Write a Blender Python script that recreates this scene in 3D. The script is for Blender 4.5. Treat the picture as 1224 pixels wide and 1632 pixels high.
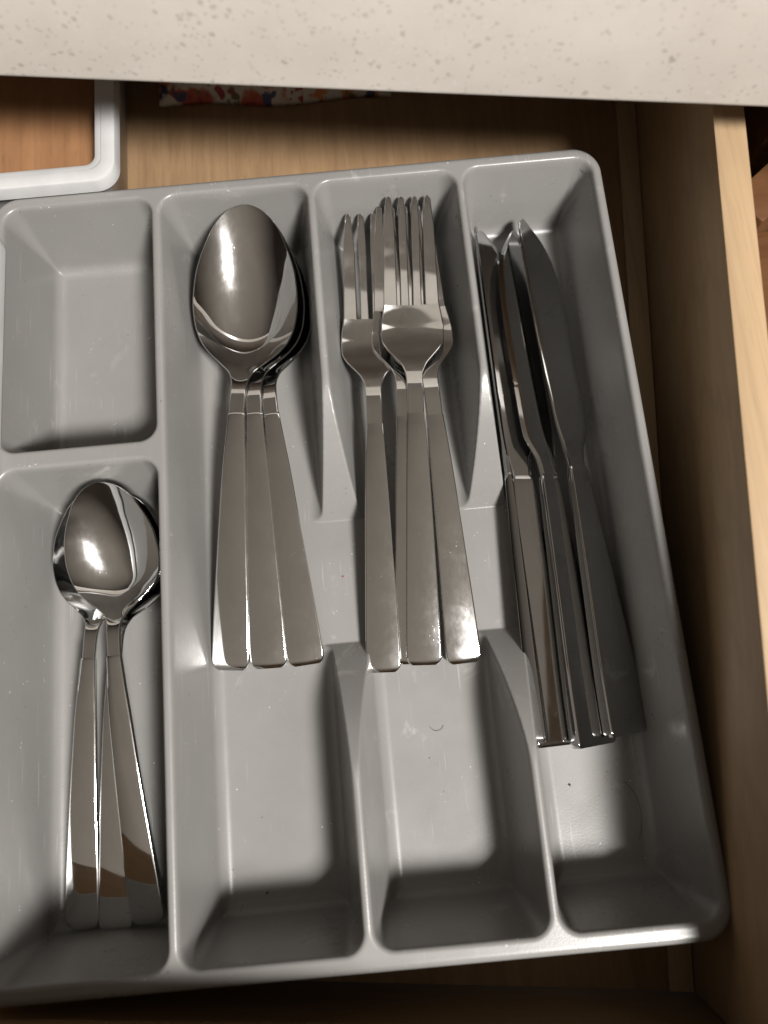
import bpy, bmesh, math, random
import numpy as np
from mathutils import Vector, Matrix

for _o in list(bpy.data.objects):
    bpy.data.objects.remove(_o)

# ------------------------------------------------------------------ units
# modelling unit u = 0.8 mm ; tray rim plane is z=0 in those units, drawer bottom is z=-53
S = 0.0008
OFF = np.array([160.0, 190.0, -53.0])


def P(a):
    return (np.asarray(a, float) - OFF) * S


sc = bpy.context.scene
C = bpy.context.scene.collection

# ------------------------------------------------------------------ camera
cam_d = bpy.data.cameras.new('camera')
cam = bpy.data.objects.new('camera', cam_d)
C.objects.link(cam)
Rm = [[0.99580826, -0.08987032, -0.01700666],
      [-0.09137039, -0.96896023, -0.22971182],
      [0.00416549, 0.23030283, -0.97311009]]
cpos = P([191.62, 112.97, 356.66])
M = Matrix.Identity(4)
for i in range(3):
    M[i][0] = Rm[0][i]
    M[i][1] = -Rm[1][i]
    M[i][2] = -Rm[2][i]
    M[i][3] = cpos[i]
cam.matrix_world = M
cam_d.sensor_fit = 'VERTICAL'
cam_d.sensor_height = 34.62
cam_d.sensor_width = 25.97
cam_d.lens = 26.0
cam_d.clip_start = 0.01
cam_d.clip_end = 20
cam_d.dof.use_dof = True
cam_d.dof.focus_distance = 0.315
cam_d.dof.aperture_fstop = 6.0
sc.camera = cam

# ------------------------------------------------------------------ world, lamp, exposure
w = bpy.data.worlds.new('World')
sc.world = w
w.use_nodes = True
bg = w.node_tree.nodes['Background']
# added background gradient for an unseen room: beige overhead, horizon darkened to cut fill
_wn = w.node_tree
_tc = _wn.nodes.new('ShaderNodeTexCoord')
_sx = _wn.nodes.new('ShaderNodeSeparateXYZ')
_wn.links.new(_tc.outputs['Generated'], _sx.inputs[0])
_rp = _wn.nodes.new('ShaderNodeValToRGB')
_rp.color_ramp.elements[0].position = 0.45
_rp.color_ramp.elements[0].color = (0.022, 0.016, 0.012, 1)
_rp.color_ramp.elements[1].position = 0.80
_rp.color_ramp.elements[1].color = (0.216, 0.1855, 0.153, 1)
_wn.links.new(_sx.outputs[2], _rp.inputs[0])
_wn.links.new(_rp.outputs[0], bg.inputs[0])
# added tilt: background brightened towards the lamp, for varied reflections in the steel
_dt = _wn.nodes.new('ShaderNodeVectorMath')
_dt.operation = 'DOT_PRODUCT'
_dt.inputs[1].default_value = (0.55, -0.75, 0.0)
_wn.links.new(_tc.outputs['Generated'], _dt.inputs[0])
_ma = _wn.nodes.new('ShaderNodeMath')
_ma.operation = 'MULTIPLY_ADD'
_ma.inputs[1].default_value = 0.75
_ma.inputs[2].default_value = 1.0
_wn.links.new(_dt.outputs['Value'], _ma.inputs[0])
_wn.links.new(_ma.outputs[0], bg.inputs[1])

ld = bpy.data.lights.new('ceiling_lamp', 'AREA')
ld.shape = 'RECTANGLE'
ld.size = 0.36
ld.size_y = 0.42
ld.energy = 141.0
ld.color = (1.0, 0.965, 0.925)
lamp = bpy.data.objects.new('ceiling_lamp', ld)
C.objects.link(lamp)
lpos = Vector(P([1240, -1240, 2600]))
lamp.location = lpos
lamp.rotation_euler = (Vector(P([170, 190, 0])) - lpos).to_track_quat('-Z', 'Y').to_euler()

sc.view_settings.view_transform = 'Standard'
sc.view_settings.look = 'None'
sc.view_settings.exposure = 0.0
sc.view_settings.gamma = 1.0
sc.view_settings.use_curve_mapping = False
sc.render.engine = 'CYCLES'
sc.cycles.use_denoising = True
sc.cycles.max_bounces = 10
sc.cycles.glossy_bounces = 6
sc.cycles.sample_clamp_indirect = 6.0


# ------------------------------------------------------------------ helpers
def tag(o, label=None, cat=None, group=None, kind=None):
    if label:
        o['label'] = label
    if cat:
        o['category'] = cat
    if group:
        o['group'] = group
    if kind:
        o['kind'] = kind
    return o


def empty(name, loc_u, parent=None):
    o = bpy.data.objects.new(name, None)
    o.empty_display_size = 0.01
    C.objects.link(o)
    o.location = Vector(P(loc_u))
    return o


def mesh_obj(name, verts, faces, mat, parent=None, smooth=True, sharp=None, world=True):
    """verts in modelling units (world) ; becomes one mesh object, child keeps world place"""
    me = bpy.data.meshes.new(name)
    v = np.asarray(verts, float)
    v = (v - OFF) * S if world else v * S
    if parent is not None and world:
        v = v - np.array(parent.location)
    me.from_pydata([tuple(q) for q in v], [], faces)
    if smooth:
        me.polygons.foreach_set('use_smooth', [True] * len(me.polygons))
    me.update()
    if sharp:
        me.set_sharp_from_angle(angle=math.radians(sharp))
    me.materials.append(mat)
    o = bpy.data.objects.new(name, me)
    C.objects.link(o)
    if parent is not None:
        o.parent = parent
    return o


def fix_normals(o):
    bm = bmesh.new()
    bm.from_mesh(o.data)
    bmesh.ops.recalc_face_normals(bm, faces=bm.faces)
    bm.to_mesh(o.data)
    bm.free()
    return o


def loft(loops, cap0=True, cap1=True):
    n = len(loops[0])
    vs = [p for l in loops for p in l]
    fs = []
    for i in range(len(loops) - 1):
        for k in range(n):
            k2 = (k + 1) % n
            fs.append((i * n + k, i * n + k2, (i + 1) * n + k2, (i + 1) * n + k))
    if cap0:
        fs.append(tuple(range(n - 1, -1, -1)))
    if cap1:
        b = (len(loops) - 1) * n
        fs.append(tuple(range(b, b + n)))
    return vs, fs


def box_bevel(name, corners_fn, a0, a1, b0, b1, c0, c1, mat, parent=None, bev=1.0):
    """bevelled box in a local frame; corners_fn(a,b,c)->modelling units"""
    bm = bmesh.new()
    bmesh.ops.create_cube(bm, size=1.0)
    for v in bm.verts:
        v.co = Vector((a0 + (v.co.x + .5) * (a1 - a0), b0 + (v.co.y + .5) * (b1 - b0), c0 + (v.co.z + .5) * (c1 - c0)))
    bmesh.ops.bevel(bm, geom=list(bm.edges), offset=bev, segments=2, profile=0.5, affect='EDGES')
    bmesh.ops.recalc_face_normals(bm, faces=bm.faces)
    bm.verts.ensure_lookup_table()
    vs = [corners_fn(*v.co) for v in bm.verts]
    fs = [tuple(v.index for v in f.verts) for f in bm.faces]
    bm.free()
    return mesh_obj(name, vs, fs, mat, parent, smooth=True, sharp=30)


def interp(x, pts):
    """smooth (monotone cubic) interpolation of a table"""
    xs = np.array([q[0] for q in pts], float)
    ys = np.array([q[1] for q in pts], float)
    h = np.diff(xs)
    d = np.diff(ys) / h
    m = np.zeros_like(ys)
    for i in range(1, len(xs) - 1):
        if d[i - 1] * d[i] > 0:
            w1, w2 = 2 * h[i] + h[i - 1], h[i] + 2 * h[i - 1]
            m[i] = (w1 + w2) / (w1 / d[i - 1] + w2 / d[i])
    m[0], m[-1] = d[0], d[-1]
    x = np.clip(np.asarray(x, float), xs[0], xs[-1])
    i = np.clip(np.searchsorted(xs, x) - 1, 0, len(h) - 1)
    t = (x - xs[i]) / h[i]
    return ((1 + 2 * t) * (1 - t) ** 2 * ys[i] + t * (1 - t) ** 2 * h[i] * m[i]
            + t * t * (3 - 2 * t) * ys[i + 1] + t * t * (t - 1) * h[i] * m[i + 1])


# ------------------------------------------------------------------ materials
def new_mat(name):
    m = bpy.data.materials.new(name)
    m.use_nodes = True
    nt = m.node_tree
    return m, nt, nt.nodes['Principled BSDF']


def N(nt, t, **kw):
    n = nt.nodes.new(t)
    for k, v in kw.items():
        if k.startswith('_'):
            setattr(n, k[1:], v)
        else:
            n.inputs[k.replace('__', ' ')].default_value = v
    return n


def ramp(nt, src, stops):
    r = nt.nodes.new('ShaderNodeValToRGB')
    el = r.color_ramp.elements
    while len(el) < len(stops):
        el.new(0.5)
    for e, (p, c) in zip(el, stops):
        e.position = p
        e.color = c if len(c) == 4 else (*c, 1)
    nt.links.new(src, r.inputs[0])
    return r


def mixc(nt, fac, a, b):
    m = nt.nodes.new('ShaderNodeMix')
    m.data_type = 'RGBA'
    if isinstance(fac, float):
        m.inputs[0].default_value = fac
    else:
        nt.links.new(fac, m.inputs[0])
    for s, idx in ((a, 6), (b, 7)):
        if isinstance(s, tuple):
            m.inputs[idx].default_value = (*s, 1) if len(s) == 3 else s
        else:
            nt.links.new(s, m.inputs[idx])
    return m.outputs[2]


def coords(nt, scale=(1, 1, 1), rot=(0, 0, 0), loc=(0, 0, 0)):
    tc = nt.nodes.new('ShaderNodeTexCoord')
    mp = nt.nodes.new('ShaderNodeMapping')
    mp.inputs['Scale'].default_value = scale
    mp.inputs['Rotation'].default_value = rot
    mp.inputs['Location'].default_value = loc
    nt.links.new(tc.outputs['Object'], mp.inputs[0])
    return mp.outputs[0]


def noise(nt, vec, scale, detail=3, rough=0.5, dist=0.0):
    n = nt.nodes.new('ShaderNodeTexNoise')
    nt.links.new(vec, n.inputs['Vector'])
    n.inputs['Scale'].default_value = scale
    n.inputs['Detail'].default_value = detail
    n.inputs['Roughness'].default_value = rough
    n.inputs['Distortion'].default_value = dist
    return n.outputs['Fac']


def voro(nt, vec, scale, feature='F1', out='Distance', rnd=1.0):
    n = nt.nodes.new('ShaderNodeTexVoronoi')
    n.feature = feature
    nt.links.new(vec, n.inputs['Vector'])
    n.inputs['Scale'].default_value = scale
    n.inputs['Randomness'].default_value = rnd
    return n.outputs[out]


def bump(nt, bsdf, h, strength, dist=0.001):
    b = nt.nodes.new('ShaderNodeBump')
    b.inputs['Strength'].default_value = strength
    b.inputs['Distance'].default_value = dist
    nt.links.new(h, b.inputs['Height'])
    nt.links.new(b.outputs[0], bsdf.inputs['Normal'])


def math_n(nt, op, a, b=None):
    m = nt.nodes.new('ShaderNodeMath')
    m.operation = op
    for i, s in enumerate((a, b)):
        if s is None:
            continue
        if isinstance(s, (int, float)):
            m.inputs[i].default_value = s
        else:
            nt.links.new(s, m.inputs[i])
    return m.outputs[0]


def mat_plastic():
    m, nt, b = new_mat('grey_plastic')
    v = coords(nt)
    n1 = noise(nt, v, 16, 4, .6)
    base = ramp(nt, n1, [(.3, (.188, .184, .177)), (.7, (.214, .210, .202))]).outputs[0]
    # dried water marks: sparse pale blotches
    n2 = noise(nt, v, 70, 5, .65, .6)
    n3 = noise(nt, v, 9, 2, .5)
    st = math_n(nt, 'MULTIPLY', ramp(nt, n2, [(.60, (0, 0, 0)), (.72, (1, 1, 1))]).outputs[0],
                ramp(nt, n3, [(.52, (0, 0, 0)), (.64, (1, 1, 1))]).outputs[0])
    col = mixc(nt, math_n(nt, 'MULTIPLY', st, .5), base, (.40, .39, .37))
    # dust: fine pale specks, thinned out by a second field
    dv = voro(nt, v, 520)
    spk = ramp(nt, dv, [(.09, (1, 1, 1)), (.15, (0, 0, 0))]).outputs[0]
    keep = ramp(nt, noise(nt, v, 130, 1, .5), [(.66, (0, 0, 0)), (.72, (1, 1, 1))]).outputs[0]
    sp = math_n(nt, 'MULTIPLY', spk, keep)
    col = mixc(nt, math_n(nt, 'MULTIPLY', sp, .8), col, (.75, .74, .7))
    # faint scuffs left by cutlery
    for rz, sd in ((.15, .0), (-.35, .4), (.9, .8)):
        vsf = coords(nt, scale=(1, .03, 1), rot=(0, 0, rz), loc=(sd, 0, 0))
        ln = ramp(nt, noise(nt, vsf, 1100, 1, .5), [(.70, (0, 0, 0)), (.75, (1, 1, 1))]).outputs[0]
        area = ramp(nt, noise(nt, coords(nt, loc=(sd, sd, 0)), 22, 2, .5), [(.50, (0, 0, 0)), (.62, (1, 1, 1))]).outputs[0]
        col = mixc(nt, math_n(nt, 'MULTIPLY', math_n(nt, 'MULTIPLY', ln, area), .45), col, (.36, .35, .335))
    # a few dark specks
    dv2 = voro(nt, coords(nt, loc=(.31, .17, .05)), 300)
    keep2 = ramp(nt, noise(nt, v, 60, 1, .5), [(.66, (0, 0, 0)), (.68, (1, 1, 1))]).outputs[0]
    dk = math_n(nt, 'MULTIPLY', ramp(nt, dv2, [(.07, (1, 1, 1)), (.11, (0, 0, 0))]).outputs[0], keep2)
    col = mixc(nt, math_n(nt, 'MULTIPLY', dk, .8), col, (.05, .04, .035))
    nt.links.new(col, b.inputs['Base Color'])
    r = math_n(nt, 'ADD', ramp(nt, noise(nt, v, 40, 4, .6), [(.3, (.25, .25, .25)), (.7, (.36, .36, .36))]).outputs[0],
               math_n(nt, 'MULTIPLY', st, .15))
    nt.links.new(r, b.inputs['Roughness'])
    b.inputs['Specular IOR Level'].default_value = .5
    fine = noise(nt, v, 1600, 2, .5)
    bump(nt, b, fine, .10, .0003)
    return m


def mat_steel(name, tint=(.70, .70, .695), rough=.06, seed=0.0):
    m, nt, b = new_mat(name)
    v = coords(nt, loc=(seed, seed * .7, 0))
    b.inputs['Metallic'].default_value = 1.0
    n1 = noise(nt, v, 55, 5, .65, .4)
    sm = ramp(nt, n1, [(.50, (0, 0, 0)), (.72, (1, 1, 1))]).outputs[0]
    # fine scratches along and across
    vs = coords(nt, scale=(1, .06, 1), rot=(0, 0, .35), loc=(seed, 0, 0))
    sc1 = ramp(nt, noise(nt, vs, 900, 2, .5), [(.66, (0, 0, 0)), (.74, (1, 1, 1))]).outputs[0]
    spec = ramp(nt, voro(nt, v, 700), [(.06, (1, 1, 1)), (.12, (0, 0, 0))]).outputs[0]
    keep = ramp(nt, noise(nt, v, 90, 1, .5), [(.60, (0, 0, 0)), (.66, (1, 1, 1))]).outputs[0]
    spec = math_n(nt, 'MULTIPLY', spec, keep)
    film = ramp(nt, noise(nt, coords(nt, scale=(1, .5, 1), loc=(seed * 3, 0, 0)), 95, 5, .65, .8), [(.38, (0, 0, 0)), (.66, (1, 1, 1))]).outputs[0]
    tone = mixc(nt, film, tint, tuple(c * .93 for c in tint))
    col = mixc(nt, math_n(nt, 'MULTIPLY', spec, .4), tone, (.9, .9, .88))
    nt.links.new(col, b.inputs['Base Color'])
    r = math_n(nt, 'ADD', math_n(nt, 'MULTIPLY', sm, .05), rough)
    r = math_n(nt, 'ADD', r, math_n(nt, 'MULTIPLY', math_n(nt, 'MULTIPLY', sc1, sm), .16))
    r = math_n(nt, 'ADD', r, math_n(nt, 'MULTIPLY', spec, .22))
    nt.links.new(r, b.inputs['Roughness'])
    bump(nt, b, noise(nt, v, 26, 2, .4), .05, .004)
    # wiping haze: a thin rough lobe over the mirror polish, streaked lengthwise
    b2 = nt.nodes.new('ShaderNodeBsdfPrincipled')
    b2.inputs['Metallic'].default_value = 1.0
    b2.inputs['Base Color'].default_value = (*tint, 1)
    b2.inputs['Roughness'].default_value = .20
    mx = nt.nodes.new('ShaderNodeMixShader')
    vh = coords(nt, scale=(1, .35, 1), loc=(seed * 2, 0, 0))
    hz = ramp(nt, noise(nt, vh, 700, 4, .6), [(.30, (.05, .05, .05)), (.75, (.13, .13, .13))]).outputs[0]
    hz = math_n(nt, 'MULTIPLY', hz, math_n(nt, 'ADD', math_n(nt, 'MULTIPLY', sm, .9), .45))
    nt.links.new(hz, mx.inputs[0])
    nt.links.new(b.outputs[0], mx.inputs[1])
    nt.links.new(b2.outputs[0], mx.inputs[2])
    nt.links.new(mx.outputs[0], nt.nodes['Material Output'].inputs['Surface'])
    return m


def mat_wood(name, dark, light, along=(1, 1, 1), scale=60, rough=.5, ring=.5, rot=(0, 0, 0), spec=.35):
    """along: small number on the axis the grain runs along"""
    m, nt, b = new_mat(name)
    v = coords(nt, scale=along, rot=rot)
    n1 = noise(nt, v, scale, 6, .62, .5)
    n2 = noise(nt, v, scale * 5, 3, .55)
    base = ramp(nt, n1, [(.25, dark), (.75, light)]).outputs[0]
    wv = nt.nodes.new('ShaderNodeTexWave')
    wv.wave_type = 'BANDS'
    wv.bands_direction = 'X'
    wv.inputs['Scale'].default_value = scale * .35
    wv.inputs['Distortion'].default_value = 5.0
    wv.inputs['Detail'].default_value = 3.0
    wv.inputs['Detail Scale'].default_value = 1.2
    nt.links.new(v, wv.inputs['Vector'])
    rg = ramp(nt, wv.outputs['Fac'], [(.0, (1, 1, 1)), (.16, (0, 0, 0))]).outputs[0]
    dk2 = tuple(c * .62 for c in dark)
    col = mixc(nt, math_n(nt, 'MULTIPLY', rg, ring), base, dk2)
    pores = ramp(nt, n2, [(.60, (0, 0, 0)), (.74, (1, 1, 1))]).outputs[0]
    col = mixc(nt, math_n(nt, 'MULTIPLY', pores, .35), col, dk2)
    nt.links.new(col, b.inputs['Base Color'])
    b.inputs['Roughness'].default_value = rough
    b.inputs['Specular IOR Level'].default_value = spec
    bump(nt, b, n2, .12, .0006)
    return m


def mat_counter():
    m, nt, b = new_mat('speckled_laminate')
    v = coords(nt)
    base = ramp(nt, noise(nt, v, 28, 5, .6), [(.3, (.545, .50, .45)), (.7, (.62, .575, .52))]).outputs[0]
    wob = nt.nodes.new('ShaderNodeTexNoise')
    wob.inputs['Scale'].default_value = 330
    nt.links.new(v, wob.inputs['Vector'])
    vv = nt.nodes.new('ShaderNodeVectorMath')
    vv.operation = 'MULTIPLY_ADD'
    nt.links.new(wob.outputs['Color'], vv.inputs[0])
    vv.inputs[1].default_value = (.0022, .0022, .0022)
    nt.links.new(v, vv.inputs[2])
    wv = vv.outputs[0]
    col = base
    for sc_, th, kth, c, k in ((240, .20, .53, (.23, .212, .195), .42), (150, .15, .56, (.18, .168, .156), .42),
                               (420, .24, .50, (.29, .27, .248), .40), (70, .06, .60, (.07, .085, .14), .65),
                               (290, .24, .54, (.60, .575, .535), .5)):
        d = voro(nt, wv, sc_)
        spot = ramp(nt, d, [(th * .75, (1, 1, 1)), (th * 1.35, (0, 0, 0))]).outputs[0]
        keep = ramp(nt, noise(nt, v, sc_ * .45, 1, .5), [(kth - .02, (0, 0, 0)), (kth + .04, (1, 1, 1))]).outputs[0]
        f = math_n(nt, 'MULTIPLY', math_n(nt, 'MULTIPLY', spot, keep), k)
        col = mixc(nt, f, col, c)
    nt.links.new(col, b.inputs['Base Color'])
    b.inputs['Roughness'].default_value = .42
    b.inputs['Specular IOR Level'].default_value = .35
    bump(nt, b, noise(nt, v, 600, 3, .5), .08, .0006)
    return m


def mat_white():
    m, nt, b = new_mat('white_plastic')
    v = coords(nt)
    col = ramp(nt, noise(nt, v, 60, 5, .6), [(.3, (.43, .43, .43)), (.7, (.50, .50, .498))]).outputs[0]
    nt.links.new(col, b.inputs['Base Color'])
    b.inputs['Roughness'].default_value = .38
    bump(nt, b, noise(nt, v, 300, 3, .5), .06, .0006)
    return m


def mat_floral():
    m, nt, b = new_mat('floral_print')
    v = coords(nt)
    wob = nt.nodes.new('ShaderNodeTexNoise')
    wob.inputs['Scale'].default_value = 110
    nt.links.new(v, wob.inputs['Vector'])
    vv = nt.nodes.new('ShaderNodeVectorMath')
    vv.operation = 'MULTIPLY_ADD'
    nt.links.new(wob.outputs['Color'], vv.inputs[0])
    vv.inputs[1].default_value = (.022, .022, .022)
    nt.links.new(v, vv.inputs[2])
    wv = vv.outputs[0]
    col = (.52, .49, .43)
    for sc_, th, c, ofs in ((42, .62, (.40, .09, .05), 0), (60, .55, (.50, .20, .07), .2), (80, .42, (.05, .06, .14), .5),
                            (70, .36, (.09, .12, .06), .9), (130, .30, (.28, .045, .05), 1.3), (170, .22, (.03, .03, .06), 1.8)):
        mp = nt.nodes.new('ShaderNodeMapping')
        mp.inputs['Location'].default_value = (ofs, ofs * .6, 0)
        nt.links.new(wv, mp.inputs[0])
        d = voro(nt, mp.outputs[0], sc_)
        f = ramp(nt, d, [(th * .8, (1, 1, 1)), (th, (0, 0, 0))]).outputs[0]
        keep = ramp(nt, noise(nt, mp.outputs[0], 40, 1, .5), [(.48, (0, 0, 0)), (.50, (1, 1, 1))]).outputs[0]
        col = mixc(nt, math_n(nt, 'MULTIPLY', f, keep), col, c)
    nt.links.new(col, b.inputs['Base Color'])
    b.inputs['Roughness'].default_value = .45
    return m


def mat_plain(name, col, rough=.6, spec=.3):
    m, nt, b = new_mat(name)
    v = coords(nt)
    c = ramp(nt, noise(nt, v, 120, 3, .5), [(.3, tuple(q * .85 for q in col)), (.7, col)]).outputs[0]
    nt.links.new(c, b.inputs['Base Color'])
    b.inputs['Roughness'].default_value = rough
    b.inputs['Specular IOR Level'].default_value = spec
    return m


M_PL = mat_plastic()
M_ST = [mat_steel('polished_steel_%s' % k, rough=r, seed=s) for k, r, s in (('a', .03, .0), ('b', .04, .37), ('c', .035, .81))]
M_KN = [mat_steel('knife_steel_%s' % k, tint=(.50, .50, .498), rough=r, seed=s) for k, r, s in (('a', .05, .2), ('b', .06, .57), ('c', .05, .91))]
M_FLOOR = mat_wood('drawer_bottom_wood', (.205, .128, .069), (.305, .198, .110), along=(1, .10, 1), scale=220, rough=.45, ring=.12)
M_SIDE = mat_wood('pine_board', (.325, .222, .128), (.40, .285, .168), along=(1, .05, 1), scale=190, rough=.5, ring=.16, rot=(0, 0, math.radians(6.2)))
M_FRONT = mat_wood('front_board_wood', (.22, .132, .062), (.29, .182, .09), along=(.05, 1, 1), scale=150, rough=.5, ring=.2, rot=(0, 0, math.radians(6.2)))
M_CAB = mat_wood('cabinet_wood', (.085, .036, .015), (.13, .06, .026), along=(.15, 1, 1), scale=90, rough=.6, ring=.5, spec=.15)
M_BOARD = mat_wood('varnished_wood', (.22, .112, .054), (.31, .165, .082), along=(1, .15, 1), scale=130, rough=.28, ring=.15, spec=.5)
M_COUNTER = mat_counter()
M_WHITE = mat_white()
M_FLORAL = mat_floral()
M_DARK = mat_plain('dark_metal', (.03, .028, .026), .4)
M_HAIR = mat_plain('hair', (.04, .032, .027), .4)
M_RED = mat_plain('red_crumb', (.35, .06, .04), .6)
M_GREEN = mat_plain('green_thread', (.03, .10, .05), .6)

# ------------------------------------------------------------------ drawer (own frame, turned against the tray)
AD = math.radians(-6.2)
DO = np.array([318.4, -36.5])
EX = np.array([math.cos(AD), math.sin(AD)])
EY = np.array([-math.sin(AD), math.cos(AD)])


def DF(a, b, z):
    q = DO + a * EX + b * EY
    return (q[0], q[1], z)


drawer = empty('drawer', DF(-260, 300, -60))
tag(drawer, 'open pine kitchen drawer holding the grey cutlery tray', 'drawer')
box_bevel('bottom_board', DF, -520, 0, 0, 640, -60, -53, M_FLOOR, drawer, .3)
box_bevel('side_board', DF, 0, 15, 0, 640, -60, 50, M_SIDE, drawer, 1.0)
box_bevel('side_board', DF, -535, -520, 0, 640, -60, 50, M_SIDE, drawer, 1.0)
box_bevel('front_board', DF, -560, 30, -20, -.4, -66, 50, M_FRONT, drawer, 1.2)
box_bevel('back_board', DF, -520, 0, 640.4, 655, -60, 45, M_FRONT, drawer, 1.0)
box_bevel('corner_strip', DF, -12, -.3, .3, 638, -52.8, -50, M_SIDE, drawer, .8)

# cabinet carcass that the drawer slides in
cab = empty('cabinet', DF(-260, 400, -200))
tag(cab, 'dark wooden kitchen cabinet around and beneath the open drawer', 'cabinet')
box_bevel('side_panel', DF, 62, 84, 445, 900, -260, 76, M_CAB, cab, 1.0)
box_bevel('side_panel', DF, -600, -578, 445, 900, -260, 76, M_CAB, cab, 1.0)
box_bevel('back_panel', DF, -578, 62, 878, 900, -260, 76, M_CAB, cab, 1.0)
box_bevel('base_panel', DF, -900, 400, -300, 878, -290, -262, M_DARK, cab, 1.0)


def rotframe(cx, cy, deg):
    a = math.radians(deg)

    def fn(x, y, z):
        return (cx + x * math.cos(a) - y * math.sin(a), cy + x * math.sin(a) + y * math.cos(a), z)
    return fn


box_bevel('face_frame', rotframe(408.6, 338.9, 38), 0, 60, 0, 22, -261, -10, M_CAB, cab, 1.2)
box_bevel('face_frame', DF, 20, 110, 240, 381, -261, -15, M_CAB, cab, 1.2)

# ------------------------------------------------------------------ countertop
CA = math.radians(-8.77)
CFX = np.array([math.cos(CA), math.sin(CA)])
CFY = np.array([-math.sin(CA), math.cos(CA)])
CO = np.array([209.2, 359.7])


def counter():
    prof = []
    rb, rt, z0, z1 = 3.0, 7.0, 80.0, 142.0
    for k in range(7):
        a = math.radians(-90 - 90 * k / 6)
        prof.append((rb + rb * math.cos(a), z0 + rb + rb * math.sin(a)))
    for k in range(13):
        a = math.radians(180 - 90 * k / 12)
        prof.append((rt + rt * math.cos(a), z1 - rt + rt * math.sin(a)))
    prof += [(700, z1), (700, z0)]
    loops = []
    for s in (-700, 700):
        loops.append([(*(CO + s * CFX + d * CFY), z) for d, z in prof])
    v, f = loft(loops)
    o = mesh_obj('countertop', v, f, M_COUNTER, None, True, 35)
    fix_normals(o)
    return o


tag(counter(), 'cream speckled laminate countertop edge above the drawer', 'countertop')


# ------------------------------------------------------------------ cutlery tray
def fillet_profile(D=50.0, a=10.0, r1=2.0, r2=7.0):
    """(distance inside the opening, z): flat lip, rounded edge, drafted wall, rounded floor"""
    pts = [np.array([-20., 0.]), np.array([-.2, 0.]), np.array([-.2 + D * math.tan(math.radians(a)), -D]), np.array([80., -D])]
    out = [pts[0]]
    for i, r in ((1, r1), (2, r2)):
        p0, p1, p2 = pts[i - 1], pts[i], pts[i + 1]
        d0 = (p0 - p1) / np.linalg.norm(p0 - p1)
        d2 = (p2 - p1) / np.linalg.norm(p2 - p1)
        ang = math.acos(np.clip(d0 @ d2, -1, 1))
        t = r / math.tan(ang / 2)
        cdir = (d0 + d2) / np.linalg.norm(d0 + d2)
        cen = p1 + cdir * r / math.sin(ang / 2)
        s, e = p1 + d0 * t - cen, p1 + d2 * t - cen
        for k in range(17):
            u = k / 16
            q = s * (1 - u) + e * u
            out.append(cen + q / np.linalg.norm(q) * r)
    out.append(pts[3])
    return np.array(out)


def sd_rrect(X, Y, x0, x1, y0, y1, r):
    cx, cy, hx, hy = (x0 + x1) / 2, (y0 + y1) / 2, (x1 - x0) / 2, (y1 - y0) / 2
    qx, qy = np.abs(X - cx) - hx + r, np.abs(Y - cy) - hy + r
    return np.hypot(np.maximum(qx, 0), np.maximum(qy, 0)) + np.minimum(np.maximum(qx, qy), 0) - r


TX0, TX1, TY0, TY1 = 0.0, 325.0, 0.0, 387.6
COMPS = [(7.0, 85.3, 244.5, 380, 9), (7.5, 85.3, 8, 235, 9), (89.8, 168, 8, 380, 9), (172.2, 247.3, 8.5, 380, 9), (251.2, 319.6, 8.5, 380.5, 9)]
FL = -50.0


def smin(a, b, k):
    h = np.clip(.5 + .5 * (b - a) / k, 0, 1)
    return b * (1 - h) + a * h - k * h * (1 - h)


def tray_height(X, Y):
    prof = fillet_profile()
    Z = np.zeros_like(X)
    for x0, x1, y0, y1, r in COMPS:
        d = -sd_rrect(X, Y, x0, x1, y0, y1, r)
        Z = np.minimum(Z, np.interp(d, prof[:, 0], prof[:, 1]))
    # the two partitions of the long bays dip to the floor in the middle
    up = np.clip((Y - 206.8) / 74.0, 0, 1)
    lo = np.clip((141.2 - Y) / 74.0, 0, 1)
    t = np.where(Y > 174, up, lo)
    arch = 3.0 + (FL - 3.0) * (1 - t) ** 1.75
    arch = np.where((Y > 141.2) & (Y < 206.8), FL, arch)
    zone = (X > 128) & (X < 286)
    Zc = np.where(Z > FL + .01, np.maximum(smin(Z, arch, 1.6), FL), FL)
    return np.where(zone, Zc, Z)


def fine_lines(lo, hi, spans, coarse):
    """grid lines: fine inside spans [(a,b,step)], coarse elsewhere"""
    xs = [lo]
    x = lo
    while x < hi:
        st = coarse
        for a, b, s in spans:
            if a - 1e-6 <= x < b:
                st = min(st, s)
        nxt = x + st
        for a, b, s in spans:
            if x < a < nxt:
                nxt = a
        x = min(nxt, hi)
        if x - xs[-1] > .05:
            xs.append(x)
        else:
            xs[-1] = x
    return np.array(xs)


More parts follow.
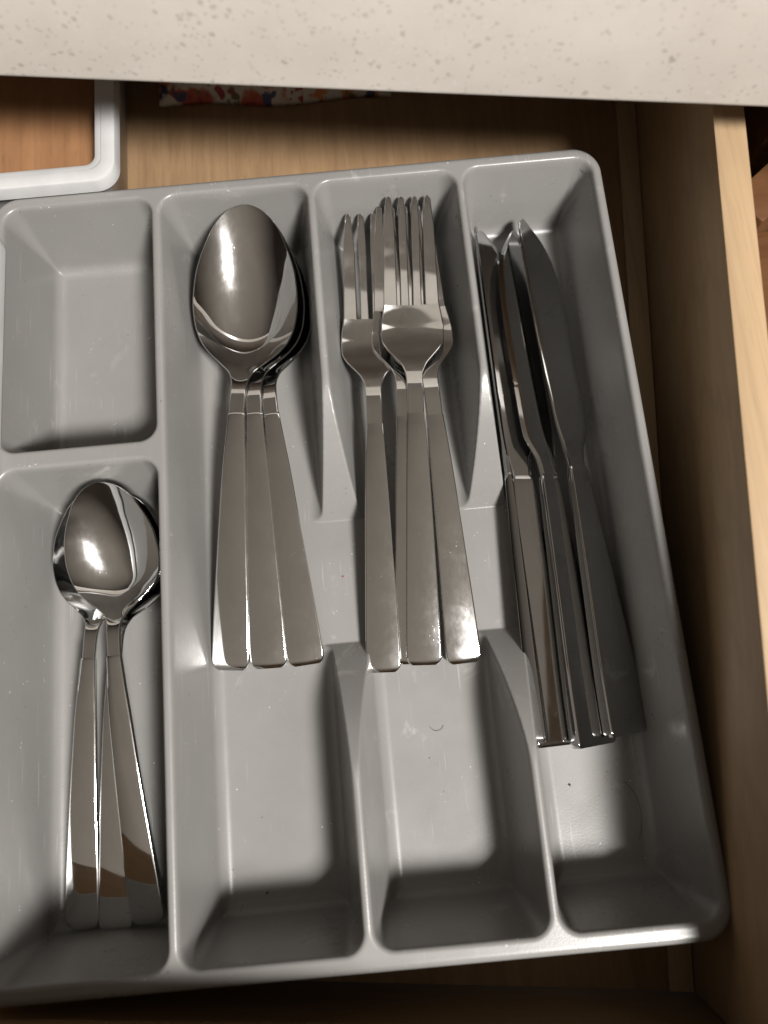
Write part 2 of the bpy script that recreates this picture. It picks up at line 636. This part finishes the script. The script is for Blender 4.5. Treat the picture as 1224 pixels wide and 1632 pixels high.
def make_tray():
    mg = 20.0
    xsp, ysp = [(TX0 - mg, TX0 + 4, .8), (TX1 - 4, TX1 + mg, .8)], [(TY0 - mg, TY0 + 4, .8), (TY1 - 4, TY1 + mg, .8)]
    for x0, x1, y0, y1, r in COMPS:
        xsp += [(x0 - 2.4, x0 + 15, .55), (x1 - 15, x1 + 2.4, .55)]
        ysp += [(y0 - 2.4, y0 + 15, .55), (y1 - 15, y1 + 2.4, .55)]
    ysp += [(60, 290, 1.2), (138, 144, .5), (203, 210, .5)]
    gx = fine_lines(TX0 - mg, TX1 + mg, xsp, 3.0)
    gy = fine_lines(TY0 - mg, TY1 + mg, ysp, 3.0)
    X, Y = np.meshgrid(gx, gy)
    Z = tray_height(X, Y)
    # outer lip: everything beyond the outline is folded down over the rim
    R = 15.0
    rr = 3.2
    d = sd_rrect(X, Y, TX0, TX1, TY0, TY1, R)
    s = d + rr                       # arc start
    e = 1e-3
    gxn = (sd_rrect(X + e, Y, TX0, TX1, TY0, TY1, R) - sd_rrect(X - e, Y, TX0, TX1, TY0, TY1, R)) / (2 * e)
    gyn = (sd_rrect(X, Y + e, TX0, TX1, TY0, TY1, R) - sd_rrect(X, Y - e, TX0, TX1, TY0, TY1, R)) / (2 * e)
    gl = np.hypot(gxn, gyn) + 1e-9
    gxn, gyn = gxn / gl, gyn / gl
    arc = rr * math.pi / 2
    sc_ = np.clip(s, 0, None)
    th = np.clip(sc_ / rr, 0, math.pi / 2)
    down = np.clip(sc_ - arc, 0, 15)
    newd = np.where(s > 0, -rr + rr * np.sin(th) + down * .03, d)
    newz = -(rr - rr * np.cos(th)) - down * 1.0
    mv = newd - d
    X2 = np.where(s > 0, X + gxn * mv, X)
    Y2 = np.where(s > 0, Y + gyn * mv, Y)
    Z2 = np.where(s > 0, newz, Z)
    ny, nx = X.shape
    vs = np.stack([X2, Y2, Z2], -1).reshape(-1, 3)
    far = (s > arc + 15.0)
    fs = []
    for j in range(ny - 1):
        for i in range(nx - 1):
            if far[j, i] and far[j, i + 1] and far[j + 1, i] and far[j + 1, i + 1]:
                continue
            a = j * nx + i
            fs.append((a, a + 1, a + nx + 1, a + nx))
    used = np.zeros(len(vs), bool)
    used[np.unique(np.array(fs))] = True
    remap = -np.ones(len(vs), int)
    remap[used] = np.arange(used.sum())
    fs = remap[np.array(fs)].tolist()
    vs = vs[used]
    # lower outer wall of the bays, standing on the drawer bottom
    nv = len(vs)
    loops = []
    for dz, ins in ((-6, 5.5), (-48, 7.0), (-52.5, 12.0)):
        lp = []
        for k in range(96):
            a = 2 * math.pi * k / 96
            r_ = 14
            cxs = (TX1 - ins - r_) if math.cos(a) >= 0 else (TX0 + ins + r_)
            cys = (TY1 - ins - r_) if math.sin(a) >= 0 else (TY0 + ins + r_)
            lp.append((cxs + r_ * math.cos(a), cys + r_ * math.sin(a), dz))
        loops.append(lp)
    v2, f2 = loft(loops, False, False)
    vs = np.vstack([vs, np.array(v2)])
    fs += [tuple(i + nv for i in f) for f in f2]
    o = mesh_obj('cutlery_tray', vs, fs, M_PL)
    return o


tray = tag(make_tray(), 'grey moulded plastic cutlery tray with five bays lying in the drawer', 'cutlery tray')


# ------------------------------------------------------------------ cutlery
def pose_frame(E, T, roll=0.0):
    E, T = np.array(E, float), np.array(T, float)
    y = T - E
    Ln = np.linalg.norm(y)
    y /= Ln
    x = np.cross(y, [0, 0, 1])
    x /= np.linalg.norm(x)
    z = np.cross(x, y)
    a = math.radians(roll)
    return x * math.cos(a) - z * math.sin(a), y, x * math.sin(a) + z * math.cos(a), Ln


def place(root, E, T, roll, flip=1):
    x, y, z, Ln = pose_frame(E, T, roll)
    q = P(E)
    m = Matrix(((x[0], y[0], z[0], q[0]), (x[1], y[1], z[1], q[1]), (x[2], y[2], z[2], q[2]), (0, 0, 0, 1)))
    root.matrix_world = m


def section(y, xc, w, zc, th, top, edge=.9, nt=15):
    """closed loop across the piece: top(s) is the upper surface offset for s in -1..1"""
    e = min(edge, th * .48, w * .6)
    ss = np.concatenate([[-1, -.985], np.linspace(-.96, .96, nt), [.985, 1]])
    wi = w - e
    up = [(xc + s * wi, y, zc + th / 2 + top(s)) for s in ss]
    dn = [(xc + s * wi, y, zc - th / 2 + top(s)) for s in ss[::-1]]
    t1, t0 = top(1.0), top(-1.0)
    h = th / 2 - e
    rgt = [(xc + wi + e * .7, y, zc + t1 + h + e * .7), (xc + w, y, zc + t1 + h), (xc + w, y, zc + t1 - h), (xc + wi + e * .7, y, zc + t1 - h - e * .7)]
    lft = [(xc - wi - e * .7, y, zc + t0 - h - e * .7), (xc - w, y, zc + t0 - h), (xc - w, y, zc + t0 + h), (xc - wi - e * .7, y, zc + t0 + h + e * .7)]
    return up + rgt + dn + lft


def piece(name, loops, mat, root, sharp=40, caps=(True, True)):
    v, f = loft(loops, *caps)
    o = mesh_obj(name, v, f, mat, None, True, None, world=False)
    fix_normals(o)
    if sharp:
        o.data.set_sharp_from_angle(angle=math.radians(sharp))
    o.parent = root
    return o


def make_spoon(mat, k=1.0, kb=1.0, kw=1.0, neck=150.0):
    """local: y=0 handle end, y=248*k tip; E-T line is the datum"""
    L = 248.0

    def mp(y):
        return float(np.interp(y, [0, 133, 150, 248], [0, neck - 17, neck, 248])) * k
    root = bpy.data.objects.new('spoon', None)
    root.empty_display_size = .01
    C.objects.link(root)
    W = [(133, 3.9), (142, 4.0), (150, 4.4), (156, 6.4), (162, 12.0), (169, 19.4), (176, 24.4), (186, 27.8), (196, 28.8), (210, 27.6),
         (220, 25.0), (228, 21.8), (235, 18.6), (241, 14.2), (244, 11.0), (246, 7.9), (247.2, 4.9), (247.75, 2.8), (248, .8)]
    ZC = [(133, 6.4), (145, 4.4), (156, -1.2), (166, -6.0), (178, -7.8), (200, -5.8), (228, -1.8), (248, 1.6)]
    ys = np.concatenate([np.linspace(133, 156, 9)[:-1], np.linspace(156, 236, 46)[:-1], np.linspace(236, 246, 9)[:-1], 248 - np.array([2, 1.3, .8, .4, .1])])
    loops = []
    for y in ys:
        wv = float(interp(y, W)) * kw
        zc = float(interp(y, ZC))
        u = (y - 184) / 64.0 if y > 184 else (y - 184) / 33.0
        dep = 13.5 * kb * max(0.0, 1 - u * u) ** (1.0 if y > 184 else 1.4)
        loops.append(section(mp(y), 0, wv * k, zc * k, 2.3, lambda s, dd=dep: -dd * k * max(0.0, (1 - s * s)) if dd else 0.0, .7, 25))
    piece('bowl', loops, mat, root, 50)
    HW = [(0, 6.6), (.9, 7.9), (2.5, 9.0), (5, 9.6), (22, 9.2), (54, 8.0), (80, 7.0), (103, 6.1), (120, 5.0), (133, 4.2)]
    HZ = [(0, .2), (4, 1.0), (12, 2.0), (40, 4.6), (80, 7.2), (110, 7.8), (133, 6.9)]
    ys = np.concatenate([[0, .4, .9, 1.7, 2.5, 4, 6], np.linspace(9, 128, 36), [131.5, 132.4, 132.9]])
    loops = []
    for y in ys:
        th = 3.4 if y < 132 else (3.1 if y < 132.6 else 2.7)
        if y < 2:
            th = 2.2 + .6 * y
        loops.append(section(mp(y), 0, float(interp(y, HW)) * k, float(interp(y, HZ)) * k + .15, th, lambda s: .35 * (1 - s * s), .8, 9))
    piece('handle', loops, mat, root, 40)
    return root


def make_fork(mat):
    L = 251.0
    root = bpy.data.objects.new('fork', None)
    root.empty_display_size = .01
    C.objects.link(root)
    ZC = [(129, 7.0), (140, 7.2), (152, 5.0), (165, .5), (178, -3.2), (195, -4.6), (215, -4.0), (235, -1.8), (251, 1.2)]
    W = [(129, 4.3), (145, 4.3), (151, 4.8), (156, 6.6), (161, 10.4), (166, 14.4), (171, 16.6), (178, 16.8), (192, 15.1)]
    root_y = 191.5
    ys = np.concatenate([np.linspace(129, 150, 8)[:-1], np.linspace(150, root_y, 30)])
    loops = []
    for y in ys:
        cv = 1.6 * np.clip((y - 155) / 25, 0, 1)
        loops.append(section(y, 0, float(interp(y, W)), float(interp(y, ZC)), 2.2, lambda s, c=cv: c * s * s, .6, 15))
    piece('head', loops, mat, root, 45)
    # four tines
    for i in range(4):
        outer = i in (0, 3)
        sg = -1 if i < 2 else 1
        xr, xt = sg * (11.3 if outer else 3.3), sg * (10.6 if outer else 3.6)
        wr = 3.75 if outer else 2.4
        loops = []
        for t in np.concatenate([np.linspace(0, .95, 26), [.97, .985, .995, 1.0]]):
            y = root_y + .02 + t * (L - root_y)
            ww = float(interp(t, [(0, wr), (.3, wr * .93), (.7, .5 * wr + 1.15), (.93, 1.8), (.97, 1.7), (.985, 1.5), (.995, 1.1), (1, .6)]))
            xc = xr + (xt - xr) * t
            c0 = 1.6 * (xc / 17.0) ** 2
            th = 2.2 if t < .9 else 2.2 - 8 * (t - .9)
            loops.append(section(y, xc, ww, float(interp(y, ZC)) + c0, th, lambda s: 0.0, .55, 5))
        piece('tine', loops, mat, root, 50)
    HW = [(0, 6.4), (.9, 7.6), (2.5, 8.6), (5, 9.0), (22, 8.6), (54, 7.5), (80, 6.6), (103, 5.7), (120, 4.9), (128.9, 4.5)]
    HZ = [(0, .2), (4, .9), (12, 1.8), (40, 4.4), (80, 7.0), (110, 7.9), (129, 7.2)]
    ys = np.concatenate([[0, .4, .9, 1.7, 2.5, 4, 6], np.linspace(9, 120, 34), np.linspace(122, 128.9, 5)])
    loops = []
    for y in ys:
        th = 3.4 if y < 122 else 3.4 - .14 * (y - 122)
        if y < 2:
            th = 2.2 + .6 * y
        loops.append(section(y, 0, float(interp(y, HW)), float(interp(y, HZ)) + .15, th, lambda s: .3 * (1 - s * s), .8, 9))
    piece('handle', loops, mat, root, 40)
    return root


def make_knife(mat, side=1):
    """cutting edge towards +x*side; y=0 handle end, y=284 tip"""
    root = bpy.data.objects.new('knife', None)
    root.empty_display_size = .01
    C.objects.link(root)
    # blade outline: spine s(y), edge e(y)
    SP = [(126, -4.6), (140, -5.5), (150, -6.8), (165, -8.6), (230, -9.8), (262, -9.8), (275, -9.4), (280, -8.6), (282.6, -7.4), (283.6, -6.2), (284, -5.2)]
    ED = [(126, 4.6), (140, 5.5), (147, 6.4), (153, 9.2), (160, 12.0), (175, 12.8), (210, 12.8), (238, 12.2), (255, 10.2), (266, 7.0), (274, 2.8), (279.5, -1.0), (282.8, -3.4), (284, -4.8)]
    ys = list(np.linspace(126, 188, 34)) + list(np.arange(189, 268, .8)) + list(np.linspace(268.5, 282, 18)) + [283, 283.6, 284]
    loops = []
    for j, y in enumerate(ys):
        a, b = float(interp(y, SP)), float(interp(y, ED))
        if 189 <= y < 268:
            b += .38 if j % 2 else -.38
        th = float(interp(y, [(126, 3.6), (140, 3.4), (149, 2.7), (160, 2.0), (200, 1.6), (284, 1.1)]))
        lp = []
        # wedge section: thick spine, thin edge
        m = 21
        for q in range(m):
            u = q / (m - 1)
            x = a + (b - a) * u
            h = th / 2 * (1 if u < .85 else 1 - .7 * (u - .85) / .15)
            if q == 0:
                h *= .55
            lp.append((x * side, y, h))
        for q in range(m - 1, -1, -1):
            u = q / (m - 1)
            x = a + (b - a) * u
            h = th / 2 * (1 if u < .85 else 1 - .7 * (u - .85) / .15)
            if q == 0:
                h *= .55
            lp.append((x * side, y, -h))
        loops.append(lp)
    piece('blade', loops, mat, root, 40)
    HW = [(0, 11.2), (1, 11.9), (2.5, 12.3), (20, 11.9), (70, 9.2), (110, 7.0), (130, 6.0), (136, 5.6), (138.6, 4.9), (139.9, 3.8)]
    ys = np.concatenate([[0, .5, 1, 1.7, 2.5, 4], np.linspace(8, 128, 30), np.linspace(130, 139.9, 8)])
    loops = []
    for y in ys:
        th = float(interp(y, [(0, 5.6), (1.0, 6.6), (3, 7.2), (50, 6.6), (100, 5.6), (125, 4.9), (134, 4.4), (138, 3.5), (139.9, 2.4)]))
        loops.append(section(y, 0, float(interp(y, HW)), 0, th, lambda s: .0, 1.0, 7))
    o = piece('handle', loops, mat, root, 28)
    return root


def dress(o, name, label, cat, group):
    o.name = name
    tag(o, label, cat, group)
    return o


# three tablespoons, nested bowls, handles fanned out
G = 'tablespoons nested in the second bay'
SPOONS = [
    ((107.4, 132.4, -46.5), (133.9, 375.8, -10.0), 0, 'large spoon on top of the nested stack, handle leftmost of the three'),
    ((127.2, 131.6, -46.8), (132.8, 376.8, -16.2), 0, 'middle large spoon of the nested stack, handle between the other two'),
    ((146.6, 131.5, -47.0), (131.6, 377.8, -22.4), 0, 'lowest large spoon of the nested stack, handle rightmost of the three'),
]
for i, (E_, T_, rl, lb) in enumerate(SPOONS):
    o = make_spoon(M_ST[i])
    place(o, E_, T_, rl)
    dress(o, 'tablespoon', lb, 'spoon', G)

# three smaller spoons in the near left bay
G = 'small spoons in the near left bay'
DS = [
    ((64.0, 18.0, -43.5), (53.2, 237.1, -8.5), -4, 'small spoon lying on top of its pile, handle against the bay divider'),
    ((31.0, 17.6, -46.5), (48.0, 238.0, -24.5), 2, 'small spoon underneath with its bowl showing left, handle leftmost'),
    ((47.5, 15.3, -46.0), (57.0, 238.0, -31.0), 0, 'small spoon at the bottom of its pile, handle in the middle'),
]
for i, (E_, T_, rl, lb) in enumerate(DS):
    o = make_spoon(M_ST[(i + 1) % 3], k=.858, kb=.92, kw=.98, neck=166.0)
    place(o, E_, T_, rl)
    dress(o, 'dessert_spoon', lb, 'spoon', G)

# four forks
G = 'dinner forks in the third bay'
FK = [
    ((206.5, 125.8, -41.5), (222.0, 375.3, -13.0), 0, 'topmost fork of the pile, handle scratched and between two others'),
    ((185.7, 124.1, -45.5), (199.0, 372.0, -24.0), 0, 'fork lying leftmost with its tines a little lower than the rest'),
    ((227.0, 125.0, -45.0), (221.0, 374.4, -18.0), 3, 'fork beneath the topmost one, handle rightmost in the bay'),
    ((201.0, 127.0, -47.0), (216.5, 373.6, -23.0), 0, 'fork mostly hidden at the bottom, thin handle sliver between neighbours'),
]
for i, (E_, T_, rl, lb) in enumerate(FK):
    o = make_fork(M_ST[i % 3])
    place(o, E_, T_, rl)
    dress(o, 'fork', lb, 'fork', G)

# four table knives leaning to the right
G = 'table knives in the right bay'
KN = [
    ((302.5, 83.5, -39.0), (291.5, 368.5, -33.0), 25, 1, 'knife lying rightmost, broad dark blade face turned to the right wall'),
    ((285.5, 79.6, -39.0), (277.0, 368.5, -33.0), 28, -1, 'knife in the middle with fine teeth along its left edge'),
    ((268.0, 81.0, -41.0), (268.0, 370.5, -36.0), 14, 1, 'knife on the left with bronze looking face and pale blade tip'),
    ((262.5, 84.0, -43.0), (262.8, 369.5, -40.0), 66, 1, 'knife squeezed on edge against the left divider, mostly hidden'),
]
for i, (E_, T_, rl, sd, lb) in enumerate(KN):
    o = make_knife(M_KN[i % 3], sd)
    place(o, E_, T_, rl)
    dress(o, 'table_knife', lb, 'knife', G)


# ------------------------------------------------------------------ white organiser boxes with a wooden board
def rr_loop(x0, x1, y0, y1, r, z, n=10):
    out = []
    for (cx, cy, a0) in ((x1 - r, y1 - r, 0), (x0 + r, y1 - r, 90), (x0 + r, y0 + r, 180), (x1 - r, y0 + r, 270)):
        for k in range(n + 1):
            a = math.radians(a0 + 90 * k / n)
            out.append((cx + r * math.cos(a), cy + r * math.sin(a), z))
    return out


def organiser(name, x0, x1, y0, y1, z, label, group, rot):
    root = empty(name, ((x0 + x1) / 2, (y0 + y1) / 2, -53))
    tag(root, label, 'organizer box', group)
    fl = 12.0

    def ring(seq):
        lps = []
        for ins, zz, r in seq:
            lps.append(rr_loop(x0 + ins, x1 - ins, y0 + ins, y1 - ins, r, zz))
        return lps
    rim = ring([(0.8, z - 9.5, 12), (.2, z - 9, 12), (0, z - 1.6, 12), (0.4, z - .5, 12), (1.5, z, 11.5), (fl - 5.2, z, 7.5), (fl - 4.5, z - .25, 7.2), (fl - 4.1, z - .9, 7),
                (fl - 1.6, z - 1.2, 6), (fl - .9, z - 1.7, 5.7), (fl - .6, z - 3, 5.5), (fl - .6, z - 6, 5.5)])
    v, f = loft(rim, False, False)
    mesh_obj('rim', v, f, M_WHITE, root, True, 38)
    wl = ring([(fl - .8, z - 5, 5.5), (fl + 1.5, -52, 6), (fl + 3, -52.6, 6), (fl + 3.0, -50.5, 6), (fl + 2.5, -49, 6), (fl + .4, z - 5, 5.5)])
    v, f = loft(wl, False, False)
    mesh_obj('wall', v, f, M_WHITE, root)
    v, f = loft(ring([(fl + 2.4, -52.4, 6), (fl + 2.4, -50, 6)]), True, True)
    mesh_obj('base', v, f, M_WHITE, root, False)
    return root


organiser('organizer_box', -150, 69.5, 386.0, 620, 9.0, 'white plastic organizer box behind the tray, under the countertop', 'white organizer boxes', 0)
organiser('organizer_box', -200, 9.2, 120, 366.5, 9.5, 'white plastic organizer box touching the left edge of the picture', 'white organizer boxes', 0)

b_l = []
for ins, zz in ((3.2, -49.6), (0.4, -46), (0, -32), (.8, -27), (2.6, -23.4), (5.5, -21.2), (9, -20.6)):
    b_l.append(rr_loop(-134 + ins, 54.2 - ins, 399.5 + ins, 602 - ins, 7, zz))
v_, f_ = loft(b_l, True, True)
tag(mesh_obj('wooden_board', v_, f_, M_BOARD, None, True, 40), 'brown varnished wooden board lying inside the white box', 'board')


# ------------------------------------------------------------------ floral packet under the counter
def packet():
    nx, ny = 40, 24
    rnd = random.Random(4)
    x0, x1, y0, y1 = 77.0, 222.0, 482.0, 580.0
    top, bot = [], []
    for j in range(ny + 1):
        for i in range(nx + 1):
            u, v = i / nx, j / ny
            x = x0 + (x1 - x0) * u
            y = y0 + (y1 - y0) * v - 8 * u + 2.0 * math.sin(u * 9)
            edge = min(1, 6 * min(u, 1 - u)) * min(1, 5 * min(v, 1 - v))
            h = 3 + 17 * edge ** .5 + 1.8 * math.sin(u * 14 + v * 5) * edge + 1.2 * math.sin(v * 17 - u * 6) * edge
            top.append((x, y, -52.6 + h))
            bot.append((x, y, -52.6 + .15))
    n = (nx + 1) * (ny + 1)
    vs = top + bot
    fs = []
    for j in range(ny):
        for i in range(nx):
            a = j * (nx + 1) + i
            fs.append((a, a + 1, a + nx + 2, a + nx + 1))
            fs.append((n + a, n + a + nx + 1, n + a + nx + 2, n + a + 1))
    for i in range(nx):
        a, c = i, ny * (nx + 1) + i
        fs.append((a, n + a, n + a + 1, a + 1))
        fs.append((c, c + 1, n + c + 1, n + c))
    for j in range(ny):
        a, c = j * (nx + 1), j * (nx + 1) + nx
        fs.append((a, a + nx + 1, n + a + nx + 1, n + a))
        fs.append((c, n + c, n + c + nx + 1, c + nx + 1))
    return mesh_obj('napkin_packet', vs, fs, M_FLORAL)


tag(packet(), 'floral printed packet in red, orange and navy under the counter', 'packet')


# ------------------------------------------------------------------ small stray things
def strand(name, pts, r, mat, label, cat):
    pts = [Vector(P(q)) for q in pts]
    loops = []
    up = Vector((0, 0, 1))
    sm = []
    for i in range(len(pts) - 1):
        p0, p1, p2, p3 = pts[max(i - 1, 0)], pts[i], pts[i + 1], pts[min(i + 2, len(pts) - 1)]
        for k in range(6):
            t = k / 6
            sm.append(.5 * ((2 * p1) + (p2 - p0) * t + (2 * p0 - 5 * p1 + 4 * p2 - p3) * t * t + (3 * p1 - p0 - 3 * p2 + p3) * t ** 3))
    sm.append(pts[-1])
    for i, q in enumerate(sm):
        d = (sm[min(i + 1, len(sm) - 1)] - sm[max(i - 1, 0)]).normalized()
        a = d.cross(up)
        a = a.normalized() if a.length > 1e-4 else Vector((1, 0, 0))
        b = a.cross(d)
        loops.append([tuple((q + (a * math.cos(2 * math.pi * m / 5) + b * math.sin(2 * math.pi * m / 5)) * r * S) / S + Vector(OFF)) for m in range(5)])
    v, f = loft(loops)
    o = mesh_obj(name, v, f, mat)
    tag(o, label, cat)
    return o


strand('hair_strand', [(300.5, 60, -49.2), (304.5, 54, -49.0), (306, 46, -48.6), (305, 38, -48.8), (303.2, 33, -49.3)], .09, M_HAIR,
       'long dark hair lying in the near end of the knife bay', 'hair')
strand('hair_strand', [(206.5, 95, -49.6), (208.8, 93, -49.5), (211.8, 93.2, -49.5), (213.4, 95.2, -49.6)], .085, M_HAIR,
       'short curled dark hair on the floor of the bay below the forks', 'hair')
strand('green_thread', [(243.5, 411, -52.4), (246, 414, -51.8), (248.5, 415, -51.6), (250.5, 420, -52.0), (252, 424, -52.4)], .5, M_GREEN,
       'tiny green thread on the drawer bottom behind the tray', 'thread')


def crumb(x, y, z, r, mat, label, seed):
    rnd = random.Random(seed)
    bm = bmesh.new()
    bmesh.ops.create_icosphere(bm, subdivisions=1, radius=r)
    for v in bm.verts:
        v.co *= rnd.uniform(.65, 1.2)
        v.co.z *= .6
    vs = [(v.co.x + x, v.co.y + y, v.co.z + z) for v in bm.verts]
    fs = [tuple(v.index for v in f.verts) for f in bm.faces]
    bm.free()
    o = mesh_obj('crumb', vs, fs, mat, None, False)
    tag(o, label, 'crumb')


crumb(168.5, 176, -49.5, .5, M_RED, 'tiny red crumb on the flat middle of the tray', 1)
crumb(273.0, 61, -49.6, .7, M_HAIR, 'tiny dark crumb below the knife handles', 2)
crumb(119.5, 24.5, -49.6, .7, M_HAIR, 'tiny dark crumb in the shaded end of the tablespoon bay', 3)
